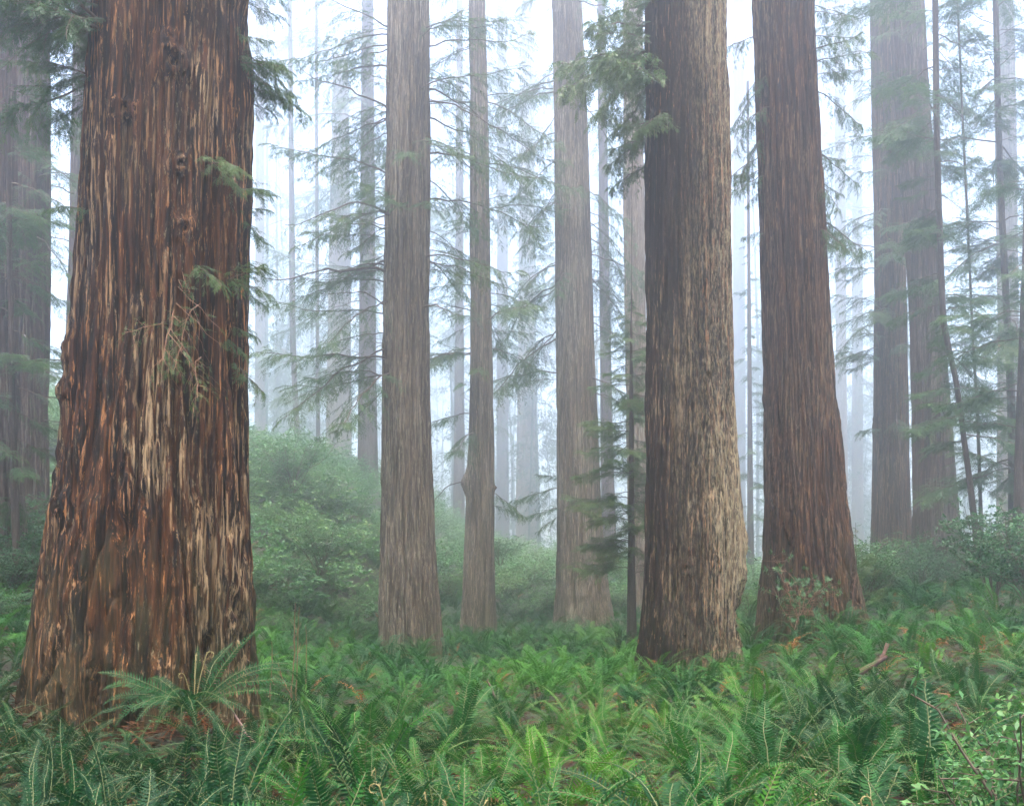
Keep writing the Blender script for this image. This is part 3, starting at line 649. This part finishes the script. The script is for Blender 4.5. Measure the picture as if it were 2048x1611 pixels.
# the rest of the carpet as one mass
def lowfern(seed):
    g = np.random.default_rng(seed); A = Acc(); n = int(g.integers(8, 12))
    for k in range(n):
        e0, cu = (R(g.uniform(52, 80)), R(g.uniform(60, 100))) if g.random() < .75 else (R(g.uniform(30, 50)), R(80))
        _, (V, Fc) = frond_geo(1.0, e0, cu, g, 30, .095, lod=1)
        s = g.uniform(.7, 1.1); V = (V * s) @ np.array(Euler((0, 0, 6.283 * k / n + g.uniform(-.3, .3))).to_matrix()).T
        A.add(V, Fc, g.uniform(0, .15))
    return np.concatenate(A.V), np.concatenate(A.F), np.concatenate(A.A)
LF = [lowfern(400 + k) for k in range(7)]
def scatter_mesh(name, pts, protos, mat, smin, smax, tint, zoff=0):
    A = Acc()
    for (x, y) in pts:
        V, Fc, a = protos[rf.randrange(len(protos))]
        s = rf.uniform(smin, smax); c_, s_ = math.cos(rf.uniform(0, 6.28)), 0; an = rf.uniform(0, 6.28); c_, s_ = math.cos(an), math.sin(an)
        W = np.stack([V[:, 0] * c_ - V[:, 1] * s_, V[:, 0] * s_ + V[:, 1] * c_, V[:, 2]], 1) * s + np.array([x, y, float(height(x, y)) + zoff])
        A.add(W, Fc, a + tint(x, y))
    return A.mesh(name, mat)
far_pts = list(rest)
for k in range(2400):
    d = rf.uniform(31, 54); far_pts.append((rf.uniform(-.55, .55) * d, d))
far_pts = [p for p in far_pts if clear(p[0], p[1], .1)]
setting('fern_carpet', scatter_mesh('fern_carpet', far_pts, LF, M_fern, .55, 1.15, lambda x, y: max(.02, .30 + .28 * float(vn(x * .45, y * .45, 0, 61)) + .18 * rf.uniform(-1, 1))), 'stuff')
DF = []
for k in range(4):
    gd = np.random.default_rng(450 + k); A = Acc()
    for q in range(3):
        _, (V, Fc) = frond_geo(1.0, R(gd.uniform(20, 75)), R(90), gd, 18, .07, dead=True, lod=1)
        A.add(V @ np.array(Euler((0, 0, gd.uniform(0, 6.28))).to_matrix()).T, Fc, gd.uniform(0, .5))
    DF.append((np.concatenate(A.V), np.concatenate(A.F), np.concatenate(A.A)))
setting('dead_fern_fronds', scatter_mesh('dead_fern_fronds', rf.sample(far_pts, min(len(far_pts), 800)), DF, M_deadfern, .55, .95, lambda x, y: .3 * rf.random()), 'stuff')

# ------------------------------------------------------------------ shrubs
def shrub_geo(seed, h=1.4, spread=.9, nst=9, ntw=9, nl=11, leaf=.06, lw=.026, whorl=False):
    g = np.random.default_rng(seed); W = Acc(); bb, dd, nn = [], [], []
    for k in range(nst):
        az = 6.283 * k / nst + g.uniform(-.4, .4); sp = spread * g.uniform(.35, 1.0); hh = h * g.uniform(.65, 1.05) * (1.1 - .35 * sp / spread)
        q = np.linspace(0, 1, 7)[:, None]
        P = np.array([math.cos(az), math.sin(az), 0]) * sp * q ** 1.2 + np.array([0, 0, hh]) * (q - .12 * q ** 3) + np.cumsum(g.normal(0, .025, (7, 3)), 0) * h
        P[0] = (.05 * math.cos(az), .05 * math.sin(az), 0)
        W.add(*tube(P, np.linspace(.011, .003, 7), 4))
        for j_ in range(ntw):
            u = g.uniform(.35, 1.0); x = u * 6; a = int(min(x, 5)); p = P[a] + (P[a + 1] - P[a]) * (x - a)
            dr = g.normal(0, 1, 3); dr[2] = abs(dr[2]) * .35 - .05; dr = dr / np.linalg.norm(dr); ln = h * g.uniform(.12, .30)
            Q = p + dr * ln * np.linspace(0, 1, 4)[:, None]; W.add(*tube(Q, np.linspace(.0035, .0015, 4), 3))
            n = nl
            if whorl:
                tt = np.clip(g.normal(1.0, .10, n), 0, 1.02); b_ = p + dr * ln * tt[:, None]; an = np.arange(n) * 2.4
                s1 = nrm(np.cross(dr, [0, 0, 1.0])[None])[0]; s2 = np.cross(s1, dr)
                d_ = s1 * np.cos(an)[:, None] + s2 * np.sin(an)[:, None] + dr * .55
                n_ = np.tile(dr, (n, 1)) + np.array([0, 0, .5])
            else:
                tt = g.uniform(.15, 1, n); b_ = p + dr * ln * tt[:, None]; d_ = g.normal(0, 1, (n, 3)) + dr * .8; d_[:, 2] *= .4; n_ = np.array([0, 0, 1.0]) + g.normal(0, .35, (n, 3))
            bb.append(b_); dd.append(d_); nn.append(n_)
    bb = np.concatenate(bb); dd = np.concatenate(dd); nn = np.concatenate(nn); n = len(bb)
    V, Fc = leaves(bb, dd, nn, leaf * g.uniform(.7, 1.2, n), lw * g.uniform(.8, 1.2, n), .08)
    return W, (V, Fc, np.repeat(np.clip(.15 + .35 * g.random(n), 0, 1), 4))
def shrub_pair(name, wood, **kw):
    W, (V, Fc, a) = shrub_geo(**kw)
    return W.mesh(name + '_stems', wood, True), mesh_np(name + '_foliage', V, Fc, M_shrub, {'tint': a})
SH = [shrub_pair('shrub', M_twig, seed=500 + k, h=1.5, spread=1.0, nst=13, ntw=17, nl=20, leaf=.058, lw=.026) for k in range(4)]
RHO = [shrub_pair('rhododendron', M_redtwig, seed=520 + k, h=1.7, spread=.95, nst=10, ntw=11, nl=13, leaf=.075, lw=.022, whorl=True) for k in range(2)]
HUCK = [shrub_pair('huckleberry', M_twig, seed=530 + k, h=1.6, spread=1.0, nst=15, ntw=20, nl=24, leaf=.062, lw=.030) for k in range(2)]
NEARSH = shrub_pair('near_shrub', M_twig, seed=540, h=.95, spread=.75, nst=11, ntw=12, nl=13, leaf=.052, lw=.026)
def bush(pair, label, px, py, d, s, tint, name='shrub', cat='bush', group=None, rz=None, zs=1.0):
    x = WX(px, d); z = float(height(x, d)) - .03 if py is None else WZ(py, d)
    t = thing(name, label, cat, (x, d, z), rf.uniform(0, 6.28) if rz is None else rz, group)
    t.scale = (s, s, s * zs)
    link('stems', pair[0], t); f = link('foliage', pair[1], t); f.color = (tint,) * 3 + (1,)
    return t
bush(RHO[0], 'open rhododendron bush with reddish stems growing in front of the brown hollow redwood', 1598, 1275, 20.2, 1.08, .12, 'rhododendron_bush')
bush(HUCK[0], 'dark dense bush at the edge of the view in front of thin dark stems', 1990, 1200, 19.5, 1.15, -.06, 'huckleberry_bush', zs=1.25)
bush(HUCK[1], 'dark bush cut by the frame, close behind the ferns', 2062, 1215, 17.5, 1.1, -.08, 'huckleberry_bush', zs=1.1)
bush(HUCK[0], 'bright green bush between the brown hollow redwood and the foggy pair', 1735, 1205, 25, 1.05, .22, 'huckleberry_bush', zs=1.2)
bush(HUCK[1], 'dark bush at the foot of the scorched redwood and its twin', 1768, 1205, 27, 1.15, -.02, 'huckleberry_bush', zs=.8)
bush(SH[0], 'feathery bush rising in front of the scorched redwood', 1842, 1200, 29.5, 1.25, .05, 'huckleberry_bush', zs=1.2)
bush(SH[1], 'low yellow green bush in the gap beside the charred redwood', 1500, 1235, 27, .8, .42, 'huckleberry_bush')
bush(SH[2], 'small bush against the base of the grey flared redwood', 1130, 1290, 34, .75, .02, 'huckleberry_bush')
bush(SH[3], 'small bush beside the slender burled redwood', 1000, 1130, 42, 1.0, .1, 'huckleberry_bush')
bush(SH[1], 'rounded pale green bush highest on the foggy slope', 585, 985, 42, 2.2, .35, 'huckleberry_bush')
bush(SH[2], 'big mounded green bush low on the slope beside the straight redwood', 640, 1150, 32, 1.6, .18, 'huckleberry_bush', zs=.9)
for k, (px, d, s) in enumerate([(505, 33, .9), (540, 30, .6), (700, 34, .8), (520, 38, 1.2), (600, 36, .8), (680, 40, 1.3), (740, 37, .8), (565, 27, .5), (480, 30, .7), (720, 31, .6), (640, 45, 1.8), (530, 46, 1.9), (505, 41, 1.6), (570, 34, 1.2), (615, 39, 1.4), (660, 36, 1.2), (545, 43, 1.7), (700, 46, 1.6), (600, 47, 1.8), (745, 44, 1.4)]):
    bush(SH[k % 4], 'green shrub among the thicket covering the foggy slope', px, None, d, s, .12 + .35 * rf.random(), 'huckleberry_bush', group='shrubs on the foggy slope')
for k, (px, d, s) in enumerate([(20, 18, .8), (70, 19, 1.0), (115, 21, 1.0), (30, 20.5, 1.3), (95, 24, 1.2), (140, 26, 1.1), (10, 16, .6), (55, 22, 1.2)]):
    bush(HUCK[k % 2], 'dark shrub below the dark redwoods at the edge', px, None, d, s, -.05 + .12 * rf.random(), 'huckleberry_bush', group='dark shrubs beside the giant redwood')  # darkest end of the leaf tint
for k, (px, d, s) in enumerate([(1010, 46, 1.3), (1060, 50, 1.5), (1095, 44, 1.1), (1040, 42, .9), (1235, 44, 1.1), (1255, 50, 1.4), (900, 44, 1.2), (890, 50, 1.6), (1000, 56, 1.7), (1090, 58, 1.7)]):
    bush(SH[k % 4], 'pale green shrub in the misty clearing between the middle trunks', px, None, d, s, .38 + .2 * rf.random(), 'huckleberry_bush', group='shrubs in the misty clearing')  # lighter leaf tint than on the slope
for k, (px, d, s) in enumerate([(1510, 42, 1.3), (1700, 33, 1.2), (1720, 38, 1.4), (1880, 37, 1.3), (1935, 31, 1.1), (1990, 34, 1.5), (2040, 28, 1.3), (1650, 40, 1.5)]):
    bush(SH[k % 4], 'green shrub on the rise among the foggy paired redwoods', px, None, d, s, .1 + .25 * rf.random(), 'huckleberry_bush', group='shrubs around the paired redwoods')
for k, (px, py, d, s) in enumerate([(2062, 1360, 5.2, 1.0)]):
    bush(NEARSH, 'bright green leafy shrub cut by the frame, nearest shrub to the camera', px, None, d, s, .30, 'leafy_shrub', rz=1.1 + 2 * k, zs=1.5)
# the forest beyond, where single trees no longer read
A = Acc(); g = np.random.default_rng(900)
for k in range(170):
    d = g.uniform(135, 260); x = g.uniform(-.62, .62) * d; z = float(height(x, d)); hh = g.uniform(20, 45) if k % 5 < 3 else g.uniform(50, 85); r = g.uniform(.12, .35) if k % 9 else g.uniform(.6, 1.0)
    A.add(*tube([(x, d, z - 1), (x + g.normal(0, .6), d, z + hh * .5), (x + g.normal(0, 1), d, z + hh)], [r, r * .75, r * .3], 7), 0)
    n = int(g.integers(45, 95)); n2 = 30
    zz = z + hh * g.uniform(.05, 1.0, n); az = g.uniform(0, 6.283, n); ln = g.uniform(2.0, 6.5, n) * (1.15 - .8 * (zz - z) / hh)
    t = g.random((n, n2)); rr = ln[:, None] * (.12 + .88 * t)
    P = np.stack([x + np.cos(az)[:, None] * rr, d + np.sin(az)[:, None] * rr, zz[:, None] - .35 * rr * t], -1).reshape(-1, 3) + g.normal(0, .38, (n * n2, 3)) * [1, 1, .6]
    D = np.repeat(np.stack([np.cos(az), np.sin(az), -.5 + 0 * az], 1), n2, 0) + g.normal(0, .6, (n * n2, 3))
    V, Fc = leaves(P, D, np.array([0, 0, 1.0]) + g.normal(0, .5, P.shape), g.uniform(.35, .9, len(P)), g.uniform(.10, .26, len(P)), .1)
    A.add(V, Fc, g.uniform(.1, .5))
setting('distant_forest', A.mesh('distant_forest', M_needle), 'stuff')
# distant undergrowth as a mass
UG = []
for k in range(4):
    W, g3 = shrub_geo(560 + k, 1.6, 1.2, 8, 8, 9, .11, .05); UG.append(g3)
pts = []
for k in range(2000):
    d = rf.uniform(40, 110) if k % 6 else rf.uniform(24, 52); x = rf.uniform(-.6, .6) * d
    if d < 44 and -4 < x < 12: continue
    if d < 30 and x > -8: continue
    if clear(x, d, .3): pts.append((x, d))
setting('undergrowth', scatter_mesh('undergrowth', pts, UG, M_shrub, .7, 1.7, lambda x, y: .25 + .25 * rf.random() + .2 * float(vn(x * .2, y * .2, 0, 77)), -.1), 'stuff')

# conifer seedling beside the brown redwood
t = thing('conifer_seedling', 'small bright green conifer seedling just right of the brown hollow redwood', 'seedling', (WX(1712, 23), 23, float(height(WX(1712, 23), 23))), 0)
A = Acc(); A.add(*tube([(0, 0, -.1), (.01, 0, 1.0), (0, .02, 2.3)], [.02, .014, .004], 5)); link('stem', A.mesh('seedling_stem', M_twig), t)
for k in range(26):
    u = (k + .5) / 26; fo = link('foliage', FLAT[k % 3][1], t, (0, 0, .25 + 2.0 * u), Euler((rb.uniform(-.2, .2), R(-25), rb.uniform(0, 6.28))), .36 * (1.05 - .9 * u)); fo.color = (.35,) * 3 + (1,)

# ------------------------------------------------------------------ small herbs and litter between the ferns
def clover(seed):
    g = np.random.default_rng(seed); A = Acc()
    for k in range(7):
        p = np.array([g.normal(0, .11), g.normal(0, .11), g.uniform(.05, .16)]); a0 = g.uniform(0, 6.28)
        an = a0 + np.arange(3) * 2.094; d_ = np.stack([np.cos(an), np.sin(an), 0 * an - .15], 1)
        A.add(*leaves(np.tile(p, (3, 1)), d_, np.tile([0, 0, 1.0], (3, 1)) + g.normal(0, .15, (3, 3)), np.full(3, .042), np.full(3, .046)), g.uniform(0, .5))
    return np.concatenate(A.V), np.concatenate(A.F), np.concatenate(A.A)
pts = []
for k in range(1500):
    d = rf.uniform(5, 15); x = rf.uniform(-.55, .55) * d
    if clear(x, d, .02): pts.append((x, d))
setting('ground_cover', scatter_mesh('ground_cover', pts, [clover(600 + k) for k in range(5)], M_herb, .5, .9, lambda x, y: .3 * rf.random()), 'stuff')
def litter(seed):
    g = np.random.default_rng(seed); n = 14; an = g.uniform(0, 6.28, n)
    V, Fc = leaves(np.stack([g.normal(0, .2, n), g.normal(0, .2, n), g.uniform(.01, .06, n)], 1), np.stack([np.cos(an), np.sin(an), g.normal(0, .25, n)], 1), np.array([0, 0, 1.0]) + g.normal(0, .4, (n, 3)), np.where(g.random(n) < .25, g.uniform(.15, .45, n), g.uniform(.03, .14, n)), g.uniform(.006, .020, n))
    return V, Fc, np.repeat(g.uniform(0, .8, n), 4)
pts = []
for k in range(5200):
    d = 5 + 17 * rf.random(); x = rf.uniform(-.55, .55) * d
    if k > 4700: d = rf.uniform(8, 11.2); x = rf.uniform(-6.2, -1.6)
    if clear(x, d, -.05): pts.append((x, d))
setting('leaf_litter', scatter_mesh('leaf_litter', pts, [litter(620 + k) for k in range(6)], M_litter, .8, 1.3, lambda x, y: .2 * rf.random()), 'stuff')

# ------------------------------------------------------------------ dead stalks, sticks
def stalk(px0, py0, px1, py1, d, r, label, name='dead_stalk', twigs=3, mat=None, group=None, cat='stalk', d1=None):
    d1 = d1 or d
    a = np.array([WX(px0, d), d, WZ(py0, d)]); b_ = np.array([WX(px1, d1), d1, WZ(py1, d1)]); base = a.copy()
    q = np.linspace(0, 1, 9)[:, None]; P = (b_ - a) * q + np.cumsum(np.array([[rf.gauss(0, .008) for _ in range(3)] for _ in range(9)]), 0) * (q > 0)
    A = Acc(); A.add(*tube(P, np.linspace(r, r * .45, 9), 6))
    for k in range(twigs):
        p = P[rf.randint(3, 7)]; e = p + np.array([rf.uniform(-.15, .15), rf.uniform(-.1, .1), rf.uniform(.05, .25)])
        A.add(*tube([p, (p + e) / 2 + np.array([0, 0, -.01]), e], [r * .45, r * .35, r * .2], 4))
    return thing(name, label, cat, tuple(base), 0, group, A.mesh(name, mat or M_redtwig))
stalk(584, 1400, 590, 1205, 14.0, .011, 'tallest reddish dead stalk standing among ferns beside the giant redwood')
stalk(592, 1400, 597, 1215, 14.1, .009, 'reddish dead stalk pressed close beside the tallest one')
stalk(610, 1390, 607, 1255, 14.3, .008, 'short reddish dead stalk right of the tallest pair', twigs=1)
stalk(541, 1400, 546, 1280, 13.8, .008, 'thin reddish dead stalk nearest the giant redwood', twigs=2)
stalk(588, 1405, 560, 1330, 14.0, .012, 'broken reddish stalk leaning at the foot of the tall ones', twigs=4)
stalk(510, 1485, 418, 1338, 9.35, .014, 'pinkish brown stick leaning against the giant redwood behind the big fern', 'fallen_stick', 0, M_stick, cat='stick', d1=10.35)
stalk(1000, 1425, 982, 1360, 11.5, .022, 'short broken tan stub standing up out of the fern carpet', 'broken_branch', 0, M_stick, cat='stick')
stalk(1715, 1345, 1775, 1312, 13.5, .055, 'short mossy reddish log lying among the ferns below the hollow redwood', 'rotten_log', 2, M_log, cat='log')
stalk(1700, 1255, 1708, 1150, 20.5, .008, 'pale dry twig standing beside the hollow redwood root', twigs=4)

# ------------------------------------------------------------------ haze
V = np.array([(x, y, z) for x in (-200, 200) for y in (-60, 300) for z in (-3, 70)], float)
me = mesh_np('haze', V, [(0, 1, 3, 2), (4, 6, 7, 5), (0, 4, 5, 1), (2, 3, 7, 6), (0, 2, 6, 4), (1, 5, 7, 3)])
m, nt, out = newmat('haze_air')
pv = nd(nt, 'VolumePrincipled'); pv.inputs['Color'].default_value = (.93, .945, .955, 1); pv.inputs['Density'].default_value = .0074; pv.inputs['Anisotropy'].default_value = .88
nt.links.new(pv.outputs[0], out.inputs['Volume']); me.materials.append(m)
setting('haze', me, 'stuff')

# ------------------------------------------------------------------ light
SUN_EL, SUN_AZ = 83, 190        # high overhead, veiled by cloud
w = bpy.data.worlds.new('World'); SC.world = w; w.use_nodes = True; wt = w.node_tree
bg = wt.nodes['Background']; sky = wt.nodes.new('ShaderNodeTexSky'); sky.sky_type = 'NISHITA'; sky.sun_disc = False
sky.sun_elevation = R(SUN_EL); sky.sun_rotation = R(SUN_AZ); sky.dust_density = 4; sky.air_density = 1.0; sky.ozone_density = 0.25
wt.links.new(sky.outputs[0], bg.inputs['Color']); bg.inputs['Strength'].default_value = .15
sl = bpy.data.lights.new('sun', 'SUN'); sl.energy = 1.0; sl.angle = R(50); sl.color = (1, .91, .80)
so = bpy.data.objects.new('sun', sl); COL.objects.link(so)
so.location = (10, 30, 60)
dirv = Vector((-math.sin(R(SUN_AZ)) * math.cos(R(SUN_EL)), -math.cos(R(SUN_AZ)) * math.cos(R(SUN_EL)), -math.sin(R(SUN_EL))))
so.rotation_euler = dirv.to_track_quat('-Z', 'Y').to_euler()

vs = SC.view_settings
vs.view_transform = 'Standard'; vs.look = 'None'; vs.gamma = 1; vs.use_curve_mapping = False; vs.exposure = 2.76
cy = SC.cycles
cy.use_denoising = True
cy.max_bounces = 6; cy.diffuse_bounces = 3; cy.glossy_bounces = 2; cy.transmission_bounces = 3; cy.volume_bounces = 3; cy.transparent_max_bounces = 4
cy.use_adaptive_sampling = True; cy.adaptive_threshold = .02
cy.sample_clamp_indirect = 4
